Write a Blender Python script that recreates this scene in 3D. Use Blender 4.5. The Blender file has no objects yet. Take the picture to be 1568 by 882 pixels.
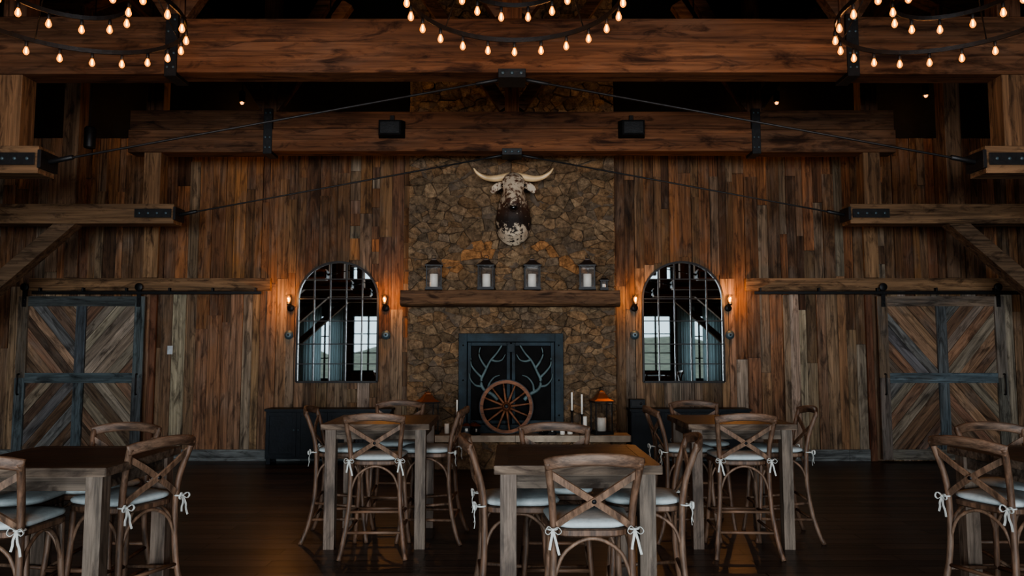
import bpy, math, random
from mathutils import Vector, Matrix
random.seed(7)
R=random.random
def U(a,b): return a+(b-a)*R()
SC=bpy.context.scene

# ------------------------------------------------------------------ helpers
class MB:
    def __init__(s):
        s.v=[];s.f=[];s.m=[];s.c=[];s.sm=[];s.M=Matrix.Identity(4)
    def add(s,vs,fs,mat=0,col=(.5,.5,.5),smooth=False):
        b=len(s.v)
        for p in vs:
            q=s.M@Vector(p); s.v.append(q[:]); s.c.append((col[0],col[1],col[2],1))
        for f in fs:
            s.f.append([i+b for i in f]); s.m.append(mat); s.sm.append(smooth)
    def box(s,x0,x1,y0,y1,z0,z1,mat=0,col=(.5,.5,.5)):
        vs=[(x0,y0,z0),(x1,y0,z0),(x1,y1,z0),(x0,y1,z0),(x0,y0,z1),(x1,y0,z1),(x1,y1,z1),(x0,y1,z1)]
        s.add(vs,[(0,3,2,1),(4,5,6,7),(0,1,5,4),(1,2,6,5),(2,3,7,6),(3,0,4,7)],mat,col)
    def sweep(s,pts,w,h,up=(0,0,1),mat=0,col=(.5,.5,.5),sec=None,smooth=False,closed=False,taper=None):
        pts=[Vector(p) for p in pts]; n=len(pts); up=Vector(up)
        if sec is None: sec=[(-.5,-.5),(.5,-.5),(.5,.5),(-.5,.5)]
        vs=[]
        for i,p in enumerate(pts):
            if closed: t=pts[(i+1)%n]-pts[i-1]
            else: t=pts[min(i+1,n-1)]-pts[max(i-1,0)]
            t.normalize()
            a=t.cross(up)
            if a.length<1e-4: a=t.cross(Vector((1,0,0.01)))
            a.normalize(); b=a.cross(t).normalized()
            k=taper[i] if taper else 1
            for q in sec: vs.append(p+a*q[0]*w*k+b*q[1]*h*k)
        m=len(sec); fs=[]
        for i in range(n if closed else n-1):
            j=(i+1)%n
            for k in range(m):
                l=(k+1)%m
                fs.append((i*m+k,i*m+l,j*m+l,j*m+k))
        if not closed:
            fs.append(tuple(range(m-1,-1,-1))); fs.append(tuple((n-1)*m+k for k in range(m)))
        s.add(vs,fs,mat,col,smooth)
    def bar(s,p,q,w,h,up=(0,0,1),mat=0,col=(.5,.5,.5)):
        s.sweep([p,q],w,h,up,mat,col)
    def tube(s,pts,r,seg=8,mat=0,col=(.5,.5,.5),closed=False,taper=None,up=(0,0,1)):
        sec=[(math.cos(2*math.pi*k/seg),math.sin(2*math.pi*k/seg)) for k in range(seg)]
        s.sweep(pts,r,r,up,mat,col,sec,True,closed,taper)
    def lathe(s,prof,c=(0,0,0),seg=16,mat=0,col=(.5,.5,.5),sx=1,sy=1,rot=0,smooth=True,axis='Z'):
        vs=[];n=len(prof)
        for r,z in prof:
            for k in range(seg):
                a=2*math.pi*k/seg+rot
                if axis=='Z': vs.append((c[0]+r*math.cos(a)*sx,c[1]+r*math.sin(a)*sy,c[2]+z))
                else: vs.append((c[0]+r*math.cos(a),c[1]+z,c[2]+r*math.sin(a)))
        fs=[]
        for i in range(n-1):
            for k in range(seg):
                l=(k+1)%seg
                fs.append((i*seg+k,i*seg+l,(i+1)*seg+l,(i+1)*seg+k))
        fs.append(tuple(range(seg-1,-1,-1))); fs.append(tuple((n-1)*seg+k for k in range(seg)))
        s.add(vs,fs,mat,col,smooth)
    def loft(s,cs,rx,ry,seg=20,mat=0,col=(.5,.5,.5)):
        cs=[Vector(c) for c in cs];vs=[];n=len(cs)
        for i,c in enumerate(cs):
            t=(cs[min(i+1,n-1)]-cs[max(i-1,0)]).normalized()
            a=Vector((1,0,0)); a=(a-t*a.dot(t)).normalized(); b=a.cross(t).normalized()
            for k in range(seg):
                th=2*math.pi*k/seg
                vs.append(c+a*rx[i]*math.cos(th)+b*ry[i]*math.sin(th))
        fs=[]
        for i in range(n-1):
            for k in range(seg):
                l=(k+1)%seg; fs.append((i*seg+k,i*seg+l,(i+1)*seg+l,(i+1)*seg+k))
        fs.append(tuple(range(seg-1,-1,-1))); fs.append(tuple((n-1)*seg+k for k in range(seg)))
        s.add(vs,fs,mat,col,True)
    def mesh(s,name,mats):
        me=bpy.data.meshes.new(name)
        me.from_pydata(s.v,[],s.f)
        for m in mats: me.materials.append(m)
        me.polygons.foreach_set('material_index',s.m)
        me.polygons.foreach_set('use_smooth',s.sm)
        ca=me.color_attributes.new('col','FLOAT_COLOR','POINT')
        flat=[x for c in s.c for x in c]; ca.data.foreach_set('color',flat)
        import bmesh
        bm=bmesh.new(); bm.from_mesh(me); bmesh.ops.recalc_face_normals(bm,faces=bm.faces); bm.to_mesh(me); bm.free()
        me.update(); return me
    def build(s,name,mats,bevel=0,loc=(0,0,0),rz=0,parent=None):
        me=s.mesh(name,mats); o=bpy.data.objects.new(name,me); SC.collection.objects.link(o)
        o.location=loc; o.rotation_euler=(0,0,rz)
        if bevel:
            b=o.modifiers.new('bevel','BEVEL'); b.width=bevel; b.segments=2; b.limit_method='ANGLE'
        if parent: o.parent=parent
        return o
def inst(src,name,loc,rz=0):
    o=bpy.data.objects.new(name,src.data); SC.collection.objects.link(o); o.location=loc; o.rotation_euler=(0,0,rz)
    for m in src.modifiers:
        if m.type=='BEVEL':
            b=o.modifiers.new('bevel','BEVEL'); b.width=m.width;b.segments=m.segments;b.limit_method='ANGLE'
    return o
def empty(name,loc=(0,0,0)):
    o=bpy.data.objects.new(name,None); SC.collection.objects.link(o); o.location=loc; o.empty_display_size=.1; return o
def cr(pts,n=6,closed=False):
    P=[Vector(p) for p in pts];out=[];N=len(P)
    rng=range(N if closed else N-1)
    for i in rng:
        if closed: a,b,c,d=P[i-1],P[i],P[(i+1)%N],P[(i+2)%N]
        else: a,b,c,d=P[max(i-1,0)],P[i],P[i+1],P[min(i+2,N-1)]
        for k in range(n):
            t=k/n
            out.append(.5*((2*b)+(c-a)*t+(2*a-5*b+4*c-d)*t*t+(3*b-a-3*c+d)*t**3))
    if not closed: out.append(P[-1])
    return out
def clip(poly,nx,ny,d):
    out=[]
    for i in range(len(poly)):
        p=poly[i];q=poly[(i+1)%len(poly)]
        a=nx*p[0]+ny*p[1]-d;b=nx*q[0]+ny*q[1]-d
        if a<=0: out.append(p)
        if (a<0<b) or (b<0<a):
            t=a/(a-b); out.append((p[0]+(q[0]-p[0])*t,p[1]+(q[1]-p[1])*t))
    return out

# ------------------------------------------------------------------ materials
def newmat(name):
    m=bpy.data.materials.new(name); m.use_nodes=True
    nt=m.node_tree; return m,nt,nt.nodes['Principled BSDF']
def plain(name,col,rough=.6,metal=0,bump=0,bs=40,var=.25,spec=.5):
    m,nt,b=newmat(name); N=nt.nodes.new; L=nt.links.new
    tc=N('ShaderNodeTexCoord'); n=N('ShaderNodeTexNoise'); n.inputs['Scale'].default_value=bs*.25; n.inputs['Detail'].default_value=6
    L(tc.outputs['Object'],n.inputs['Vector'])
    r=N('ShaderNodeValToRGB'); r.color_ramp.elements[0].position=.3; r.color_ramp.elements[1].position=.7
    r.color_ramp.elements[0].color=(*[c*(1-var) for c in col],1); r.color_ramp.elements[1].color=(*[min(1,c*(1+var)) for c in col],1)
    L(n.outputs['Fac'],r.inputs['Fac']); L(r.outputs['Color'],b.inputs['Base Color'])
    b.inputs['Roughness'].default_value=rough; b.inputs['Metallic'].default_value=metal
    b.inputs['Specular IOR Level'].default_value=spec
    if bump:
        n2=N('ShaderNodeTexNoise'); n2.inputs['Scale'].default_value=bs; n2.inputs['Detail'].default_value=5; L(tc.outputs['Object'],n2.inputs['Vector'])
        bp=N('ShaderNodeBump'); bp.inputs['Strength'].default_value=bump; bp.inputs['Distance'].default_value=.01
        L(n2.outputs['Fac'],bp.inputs['Height']); L(bp.outputs['Normal'],b.inputs['Normal'])
    return m
def wood(name,axis='Z',rough=.7,contrast=.5,grey=.25,bump=.5,fine=22,along=1.1,greycol=(.22,.2,.18),spec=.3,streak=.6,rot=None):
    m,nt,b=newmat(name); N=nt.nodes.new; L=nt.links.new
    tc=N('ShaderNodeTexCoord'); at=N('ShaderNodeAttribute'); at.attribute_name='col'
    sc=N('ShaderNodeVectorMath'); sc.operation='SCALE'; sc.inputs['Scale'].default_value=131; L(at.outputs['Vector'],sc.inputs[0])
    src=tc.outputs['Object']
    if rot is not None:
        vr=N('ShaderNodeVectorRotate'); vr.rotation_type='Y_AXIS'; vr.inputs['Angle'].default_value=rot; L(src,vr.inputs['Vector']); src=vr.outputs[0]
    ad=N('ShaderNodeVectorMath'); ad.operation='ADD'; L(src,ad.inputs[0]); L(sc.outputs[0],ad.inputs[1])
    def noise(across,al,detail=8,dist=.6,rg=.65):
        mp=N('ShaderNodeMapping'); s=[across]*3; s['XYZ'.index(axis)]=al; mp.inputs['Scale'].default_value=s
        L(ad.outputs[0],mp.inputs['Vector'])
        n=N('ShaderNodeTexNoise'); n.inputs['Scale'].default_value=1; n.inputs['Detail'].default_value=detail; n.inputs['Roughness'].default_value=rg; n.inputs['Distortion'].default_value=dist
        L(mp.outputs[0],n.inputs['Vector']); return n
    def ramp(n,p0,c0,p1,c1):
        r=N('ShaderNodeValToRGB'); e=r.color_ramp.elements; e[0].position=p0;e[1].position=p1
        e[0].color=(*c0,1); e[1].color=(*c1,1); L(n.outputs['Fac'],r.inputs['Fac']); return r
    def mul(a,bb,f=1):
        mu=N('ShaderNodeMix'); mu.data_type='RGBA'; mu.blend_type='MULTIPLY'; mu.inputs['Factor'].default_value=f
        L(a,mu.inputs['A']); L(bb,mu.inputs['B']); return mu.outputs['Result']
    n=noise(fine,along); lo=1-contrast; hi=1+contrast*.45
    r=ramp(n,.32,(lo,)*3,.68,(hi,)*3)
    c=mul(at.outputs['Color'],r.outputs['Color'])
    n3=noise(3.2,1.2,7)
    r3=ramp(n3,.48,(0,0,0),.72,(min(1,grey*2.2),)*3)
    g=N('ShaderNodeMix'); g.data_type='RGBA'; g.blend_type='MULTIPLY'; g.inputs['Factor'].default_value=1; g.inputs['A'].default_value=(*greycol,1); L(r.outputs['Color'],g.inputs['B'])
    mx=N('ShaderNodeMix'); mx.data_type='RGBA'; L(r3.outputs['Color'],mx.inputs['Factor']); L(c,mx.inputs['A']); L(g.outputs['Result'],mx.inputs['B'])
    n4=noise(9,2.2,6,1.0)
    r4=ramp(n4,.34,(.14,.11,.1),.5,(1,1,1))
    c=mul(mx.outputs['Result'],r4.outputs['Color'],streak)
    n5=noise(fine*3.2,along*1.5,4,.2)
    r5=ramp(n5,.36,(.45,.42,.4),.5,(1.05,1.05,1.05))
    c=mul(c,r5.outputs['Color'],.65)
    L(c,b.inputs['Base Color']); b.inputs['Roughness'].default_value=rough; b.inputs['Specular IOR Level'].default_value=spec
    bp=N('ShaderNodeBump'); bp.inputs['Strength'].default_value=bump; bp.inputs['Distance'].default_value=.01
    L(n.outputs['Fac'],bp.inputs['Height']); L(bp.outputs['Normal'],b.inputs['Normal'])
    return m
def glow(name,col,st,clear=0):
    m=bpy.data.materials.new(name); m.use_nodes=True; nt=m.node_tree; nt.nodes.clear()
    e=nt.nodes.new('ShaderNodeEmission'); e.inputs['Color'].default_value=(*col,1); e.inputs['Strength'].default_value=st
    o=nt.nodes.new('ShaderNodeOutputMaterial')
    if clear:
        t=nt.nodes.new('ShaderNodeBsdfTransparent'); mx=nt.nodes.new('ShaderNodeMixShader'); mx.inputs[0].default_value=1-clear
        nt.links.new(t.outputs[0],mx.inputs[1]); nt.links.new(e.outputs[0],mx.inputs[2]); nt.links.new(mx.outputs[0],o.inputs[0])
    else: nt.links.new(e.outputs[0],o.inputs[0])
    try: m.cycles.emission_sampling='NONE'
    except Exception: pass
    return m
m_plank=wood('barn_planks','Z',.8,.7,.24,.8,24,.9,(.185,.15,.12),streak=.75)
m_beamx=wood('beam_wood_x','X',.75,.6,.12,.7,13,.6,(.12,.085,.06),.2,.85)
m_beamz=wood('beam_wood_z','Z',.75,.6,.12,.7,13,.6,(.12,.085,.06),.2,.85)
m_dark=plain('dark_paint',(.008,.0075,.0075),.85,spec=.15)
m_roof=wood('roof_boards','Y',.9,.5,.1,.4,10,.6,(.07,.055,.045),.1)
m_iron=plain('black_iron',(.012,.012,.013),.5,.5,.2,60)
m_steel=plain('dark_steel',(.014,.014,.015),.5,.4,.2,60)
m_door=wood('door_boards','Z',.8,.65,.3,.6,24,1.5,(.12,.12,.115),streak=.8)
m_dda=wood('door_diagonals_a','X',.8,.6,.3,.6,22,1.2,(.16,.14,.12),rot=math.radians(50),streak=.75)
m_ddb=wood('door_diagonals_b','X',.8,.6,.3,.6,22,1.2,(.16,.14,.12),rot=math.radians(-50),streak=.75)
m_doorx=wood('door_rails','X',.8,.65,.3,.6,24,1.5,(.11,.115,.115),streak=.8)
m_chair=wood('chair_wood','Z',.55,.65,.22,.3,26,4,(.16,.125,.095),.35)
m_chairx=wood('chair_wood_x','X',.55,.65,.22,.3,30,4,(.16,.125,.095),.35)
m_table=wood('table_legs','Z',.65,.55,.2,.3,26,2,(.15,.125,.10))
m_tablet=wood('table_top_wood','X',.42,.5,.05,.2,26,1.5,(.06,.048,.038),.3)
m_cush=plain('cushion_linen',(.34,.38,.385),.9,0,.3,120,.1,.2)
m_ribbon=plain('tie_linen',(.38,.39,.37),.9,0,0,60,.1,.2)
m_candle=plain('candle_wax',(.85,.82,.74),.5,0,0,10,.05)
m_copper=plain('copper_roof',(.35,.13,.06),.4,.8,.2,30)
m_navy=plain('navy_cabinet',(.006,.009,.013),.5,0,.2,30,spec=.25)
m_blue=plain('fireplace_steel',(.010,.022,.030),.6,.0,.5,20,.6,spec=.25)
m_antler=plain('antler_patina',(.075,.115,.12),.6,.0,.4,30,.4)
m_wheel=wood('wheel_wood','X',.6,.5,.1,.3,14,3,(.15,.08,.05))
m_bulb=glow('edison_bulb',(1,.30,.035),3.0,.35)
m_filament=glow('filament',(1,.55,.14),26)
m_spot=glow('spot_glow',(1,.38,.1),4)
m_horn=plain('horn',(.66,.47,.26),.35,0,.1,20,.25)
m_eye=plain('eye_black',(.006,.005,.005),.1)
m_curt,nt,b=newmat('sheer_curtain')
b.inputs['Base Color'].default_value=(.45,.5,.5,1)
tr=nt.nodes.new('ShaderNodeBsdfTranslucent'); tr.inputs['Color'].default_value=(.5,.58,.6,1)
ms=nt.nodes.new('ShaderNodeMixShader'); ms.inputs[0].default_value=.6
nt.links.new(b.outputs[0],ms.inputs[1]); nt.links.new(tr.outputs[0],ms.inputs[2]); nt.links.new(ms.outputs[0],nt.nodes['Material Output'].inputs[0])
m_mirror,nt,b=newmat('mirror_glass'); b.inputs['Base Color'].default_value=(.66,.71,.72,1); b.inputs['Metallic'].default_value=1; b.inputs['Roughness'].default_value=.015
m_glass,nt,b=newmat('lantern_glass')
tp=nt.nodes.new('ShaderNodeBsdfTransparent'); gl=nt.nodes.new('ShaderNodeBsdfGlossy'); gl.inputs['Roughness'].default_value=.08
ms=nt.nodes.new('ShaderNodeMixShader'); ms.inputs[0].default_value=.08
nt.links.new(tp.outputs[0],ms.inputs[1]); nt.links.new(gl.outputs[0],ms.inputs[2]); nt.links.new(ms.outputs[0],nt.nodes['Material Output'].inputs[0])
def stone_mat(name,attr=True):
    m,nt,b=newmat(name); N=nt.nodes.new; L=nt.links.new
    tc=N('ShaderNodeTexCoord')
    n=N('ShaderNodeTexNoise'); n.inputs['Scale'].default_value=12; n.inputs['Detail'].default_value=10; n.inputs['Roughness'].default_value=.8; L(tc.outputs['Object'],n.inputs['Vector'])
    r=N('ShaderNodeValToRGB'); e=r.color_ramp.elements; e[0].position=.36;e[1].position=.66;e[0].color=(.28,.25,.23,1);e[1].color=(1.65,1.55,1.42,1)
    L(n.outputs['Fac'],r.inputs['Fac'])
    mu=N('ShaderNodeMix'); mu.data_type='RGBA'; mu.blend_type='MULTIPLY'; mu.inputs['Factor'].default_value=1
    if attr:
        at=N('ShaderNodeAttribute'); at.attribute_name='col'; L(at.outputs['Color'],mu.inputs['A'])
    else:
        v=N('ShaderNodeTexVoronoi'); v.inputs['Scale'].default_value=6; L(tc.outputs['Object'],v.inputs['Vector'])
        rr=N('ShaderNodeValToRGB'); rr.color_ramp.elements[0].color=(.09,.07,.05,1); rr.color_ramp.elements[1].color=(.24,.18,.12,1)
        L(v.outputs['Color'],rr.inputs['Fac']); L(rr.outputs['Color'],mu.inputs['A'])
    L(r.outputs['Color'],mu.inputs['B']); L(mu.outputs['Result'],b.inputs['Base Color'])
    b.inputs['Roughness'].default_value=.9; b.inputs['Specular IOR Level'].default_value=.2
    n2=N('ShaderNodeTexNoise'); n2.inputs['Scale'].default_value=18; n2.inputs['Detail'].default_value=10; n2.inputs['Roughness'].default_value=.72; L(tc.outputs['Object'],n2.inputs['Vector'])
    bp=N('ShaderNodeBump'); bp.inputs['Strength'].default_value=1; bp.inputs['Distance'].default_value=.05
    L(n2.outputs['Fac'],bp.inputs['Height']); L(bp.outputs['Normal'],b.inputs['Normal'])
    return m
m_stone=stone_mat('rubble_stone'); m_stone2=stone_mat('rubble_backing',False)
m_mortar=plain('mortar',(.10,.072,.05),.95,0,1,60,.4)
m_slab=plain('hearth_slab_stone',(.36,.3,.23),.7,0,.4,30)
m_floor,nt,b=newmat('dark_floor_boards'); N=nt.nodes.new; L=nt.links.new
tc=N('ShaderNodeTexCoord'); br=N('ShaderNodeTexBrick'); br.inputs['Scale'].default_value=1; br.inputs['Brick Width'].default_value=1.9; br.inputs['Row Height'].default_value=.17
br.inputs['Mortar Size'].default_value=.007; br.inputs['Bias'].default_value=0; br.inputs['Color1'].default_value=(.017,.0145,.014,1); br.inputs['Color2'].default_value=(.062,.047,.041,1); br.inputs['Mortar'].default_value=(.003,.003,.003,1)
br.offset=.37; L(tc.outputs['Object'],br.inputs['Vector'])
mp=N('ShaderNodeMapping'); mp.inputs['Scale'].default_value=(1.2,22,1); L(tc.outputs['Object'],mp.inputs['Vector'])
n=N('ShaderNodeTexNoise'); n.inputs['Scale'].default_value=1; n.inputs['Detail'].default_value=8; L(mp.outputs[0],n.inputs['Vector'])
r=N('ShaderNodeValToRGB'); r.color_ramp.elements[0].position=.3;r.color_ramp.elements[1].position=.7;r.color_ramp.elements[0].color=(.45,.45,.45,1);r.color_ramp.elements[1].color=(1.4,1.4,1.4,1); L(n.outputs['Fac'],r.inputs['Fac'])
mu=N('ShaderNodeMix'); mu.data_type='RGBA'; mu.blend_type='MULTIPLY'; mu.inputs['Factor'].default_value=1; L(br.outputs['Color'],mu.inputs['A']); L(r.outputs['Color'],mu.inputs['B']); L(mu.outputs['Result'],b.inputs['Base Color'])
rg=N('ShaderNodeMapRange'); rg.inputs['To Min'].default_value=.2; rg.inputs['To Max'].default_value=.48; L(n.outputs['Fac'],rg.inputs['Value']); L(rg.outputs[0],b.inputs['Roughness'])
b.inputs['Specular IOR Level'].default_value=.35
ah=N('ShaderNodeMath'); ah.operation='MULTIPLY_ADD'; ah.inputs[1].default_value=-2.5; L(br.outputs['Fac'],ah.inputs[0]); L(n.outputs['Fac'],ah.inputs[2])
bp=N('ShaderNodeBump'); bp.inputs['Strength'].default_value=.5; bp.inputs['Distance'].default_value=.004; L(ah.outputs[0],bp.inputs['Height']); L(bp.outputs['Normal'],b.inputs['Normal'])

# ------------------------------------------------------------------ room shell
YB=11.5; XW=9.0; YR=-6.0
mb=MB(); mb.box(-XW-.3,XW+.3,YR-.3,YB+.4,-.12,0); mb.build('floor',[m_floor])
PAL=[((.18,.086,.037),5),((.25,.115,.045),2.8),((.09,.046,.024),4),((.15,.082,.042),5),((.165,.115,.072),2.2),((.20,.155,.11),.9),((.125,.060,.028),4.5)]
def pick(pal,lo=.78,hi=1.2):
    t=sum(w for _,w in pal)*R()
    for c,w in pal:
        t-=w
        if t<=0: break
    k=U(lo,hi); return tuple(x*k*U(.95,1.05) for x in c)
PLOW_LIT=[((.23,.145,.085),4.5),((.145,.088,.05),3),((.24,.175,.115),3.5),((.33,.265,.20),1.8),((.20,.108,.058),3),((.185,.145,.105),2)]  # low boards paler and greyer: cool window light put into their colour
def plank_wall(mb,x0,x1,z0,z1,place):
    x=x0
    while x<x1:
        w=U(.10,.21); xe=min(x+w,x1); z=z0
        short=R()<.06; long_=R()<.6
        while z<z1:
            h=U(.15,.35) if short else (U(1.6,3.6) if long_ else U(.8,2.6))
            if z==z0 and not short: h=U(1.3,3.0)
            if z<2.2 and R()<.35 and not short: h=2.75-z
            ze=min(z+h,z1)
            if z1-ze<.25: ze=z1
            place(mb,x+.0025,xe-.0025,z+.0012,ze-.0012,U(.006,.038),pick(PLOW_LIT if z+min(h,1)*.5<2.0 else PAL)); z=ze
        x=xe
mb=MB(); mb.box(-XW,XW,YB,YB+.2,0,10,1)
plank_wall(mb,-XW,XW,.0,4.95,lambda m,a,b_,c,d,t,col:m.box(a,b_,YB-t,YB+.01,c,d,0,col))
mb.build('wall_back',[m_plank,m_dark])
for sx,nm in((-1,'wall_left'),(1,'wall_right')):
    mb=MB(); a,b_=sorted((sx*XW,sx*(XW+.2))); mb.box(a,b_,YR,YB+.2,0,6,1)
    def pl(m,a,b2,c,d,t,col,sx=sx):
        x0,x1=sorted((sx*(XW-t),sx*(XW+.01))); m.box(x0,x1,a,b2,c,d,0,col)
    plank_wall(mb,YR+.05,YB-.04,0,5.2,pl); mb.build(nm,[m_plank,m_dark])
ops=[(-7.9,-6.5,.5,3.0),(-6.15,-4.9,.8,3.0),(-3.6,-.8,.6,3.0),(.8,3.6,.6,3.0),(4.9,6.15,.8,3.0),(6.5,7.9,.5,3.0),(-6.2,-5.2,4.3,4.9),(5.2,6.2,4.3,4.9)]
mb=MB(); xs=sorted(set([-XW,XW]+[o[0] for o in ops]+[o[1] for o in ops]))
for a,b_ in zip(xs,xs[1:]):
    zs=0
    for o in sorted([o for o in ops if o[0]<=a+.001 and o[1]>=b_-.001],key=lambda o:o[2]):
        mb.box(a,b_,YR-.2,YR,zs,o[2],0,(.12,.08,.05)); zs=o[3]
    mb.box(a,b_,YR-.2,YR,zs,10,0,(.12,.08,.05))
mb.build('wall_rear',[m_plank])
for i,(a,b_,c,d) in enumerate(ops):
    mb=MB(); f=.07
    mb.box(a,a+f,YR-.16,YR+.02,c,d);mb.box(b_-f,b_,YR-.16,YR+.02,c,d);mb.box(a+f,b_-f,YR-.16,YR+.02,c,c+f);mb.box(a+f,b_-f,YR-.16,YR+.02,d-f,d)
    nx=max(1,round((b_-a)/.7))
    for k in range(1,nx): x=a+(b_-a)*k/nx; mb.box(x-.03,x+.03,YR-.13,YR-.05,c+f,d-f)
    nz=1 if d-c<1 else 3
    for k in range(1,nz): z=c+(d-c)*k/nz; mb.box(a+f,b_-f,YR-.125,YR-.055,z-.02,z+.02)
    mb.build('window_%d'%(i+1),[m_dark])
    if i in(2,3):
        ld=bpy.data.lights.new('daylight_%d'%i,'AREA'); ld.shape='RECTANGLE'; ld.size=b_-a; ld.size_y=d-c; ld.color=(.88,.95,1.0); ld.energy=185*(b_-a)*(d-c)
        lo=bpy.data.objects.new('daylight_%d'%(i+1),ld); SC.collection.objects.link(lo); lo.location=((a+b_)/2,YR-.22,(c+d)/2); lo.rotation_euler=(math.pi/2,0,0)
# land outside the windows (seen in the mirrors)
mb=MB(); vs=[];fs=[];nx,ny=60,16
for j in range(ny+1):
    for i in range(nx+1):
        x=-90+180*i/nx; t=j/ny; y=-8-80*t
        h=-.4+(max(0,t-.35)**1.3)*7*(1+.45*math.sin(x*.11+1)+.25*math.sin(x*.31))+.15*math.sin(x*.9+j)
        vs.append((x,y,h))
for j in range(ny):
    for i in range(nx): a=j*(nx+1)+i; fs.append((a,a+1,a+nx+2,a+nx+1))
mb.add(vs,fs,0,(.5,.5,.5),True); mb.build('ground_outside',[plain('prairie_grass',(.12,.11,.07),.95,0,0,4,.5)])
for sx in(-1,1):
    for (ca,cb) in((6.30,6.95),(7.25,8.1)):
        mb=MB(); vs=[];n=60
        for i in range(n+1):
            x=sx*(ca+(cb-ca)*i/n); y=-5.75+.06*math.sin(i*.75)+.02*math.sin(i*.37)
            vs+= [(x,y,.05),(x,y,3.3)]
        mb.add(vs,[(2*i,2*i+2,2*i+3,2*i+1) for i in range(n)],0,(.5,.5,.5),True)
        mb.tube([(sx*(ca-.1),-5.75,3.33),(sx*(cb+.1),-5.75,3.33)],.02,8,1)
        mb.build('curtain',[m_curt,m_iron])
mb=MB()
for sx in(-1,1):
    nb=24
    for k in range(nb):
        t0,t1=k/nb,(k+1)/nb
        p0=(sx*(XW+.3)*(1-t0),5.4+3.8*t0);p1=(sx*(XW+.3)*(1-t1),5.4+3.8*t1)
        c=U(.05,.09); col=(c,c*.7,c*.5)
        vs=[(p0[0],YR-.3,p0[1]),(p1[0],YR-.3,p1[1]-.004),(p1[0],YB+.3,p1[1]-.004),(p0[0],YB+.3,p0[1])]
        vs+=[(v[0],v[1],v[2]+.1) for v in vs]
        mb.add(vs,[(0,3,2,1),(4,5,6,7),(0,1,5,4),(1,2,6,5),(2,3,7,6),(3,0,4,7)],0,col)
mb.build('ceiling',[m_roof])
mb=MB()
for X in(-7.4,-5.6,-3.8,-1.9,1.9,3.8,5.6,7.4):
    z=5.4+3.8*(1-abs(X)/(XW+.3))-.13
    mb.box(X-.07,X+.07,YR+.05,YB-.01,z-.04,z+.08,0,(.12,.07,.045))
mb.build('roof_purlins',[m_roof])
mb=MB()
for a,b_ in((-5.48,-1.56),(1.56,5.45),(-XW+.05,-7.5),(7.5,XW-.05)):
    x=a
    while x<b_:
        xe=min(b_,x+U(1.5,3)); mb.box(x,xe-.003,YB-.07,YB-.04,0.0,.17,0,(.15,.165,.165)); x=xe
mb.build('baseboard_back',[m_doorx],.004)
mb=MB()
for X in(-5.53,5.5): mb.box(X-.11,X+.11,YB-.09,YB-.04,2.76,4.9,0,(.24,.145,.078))
for X in(-6.75,6.75): mb.box(X-.1,X+.1,YB-.09,YB-.04,2.76,4.9,0,(.13,.08,.05))
for X in(-5.46,5.43): mb.box(X-.05,X+.05,YB-.09,YB-.04,0.0,2.5,0,(.14,.065,.038))
mb.build('trim_1',[m_beamz],.006)

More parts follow.
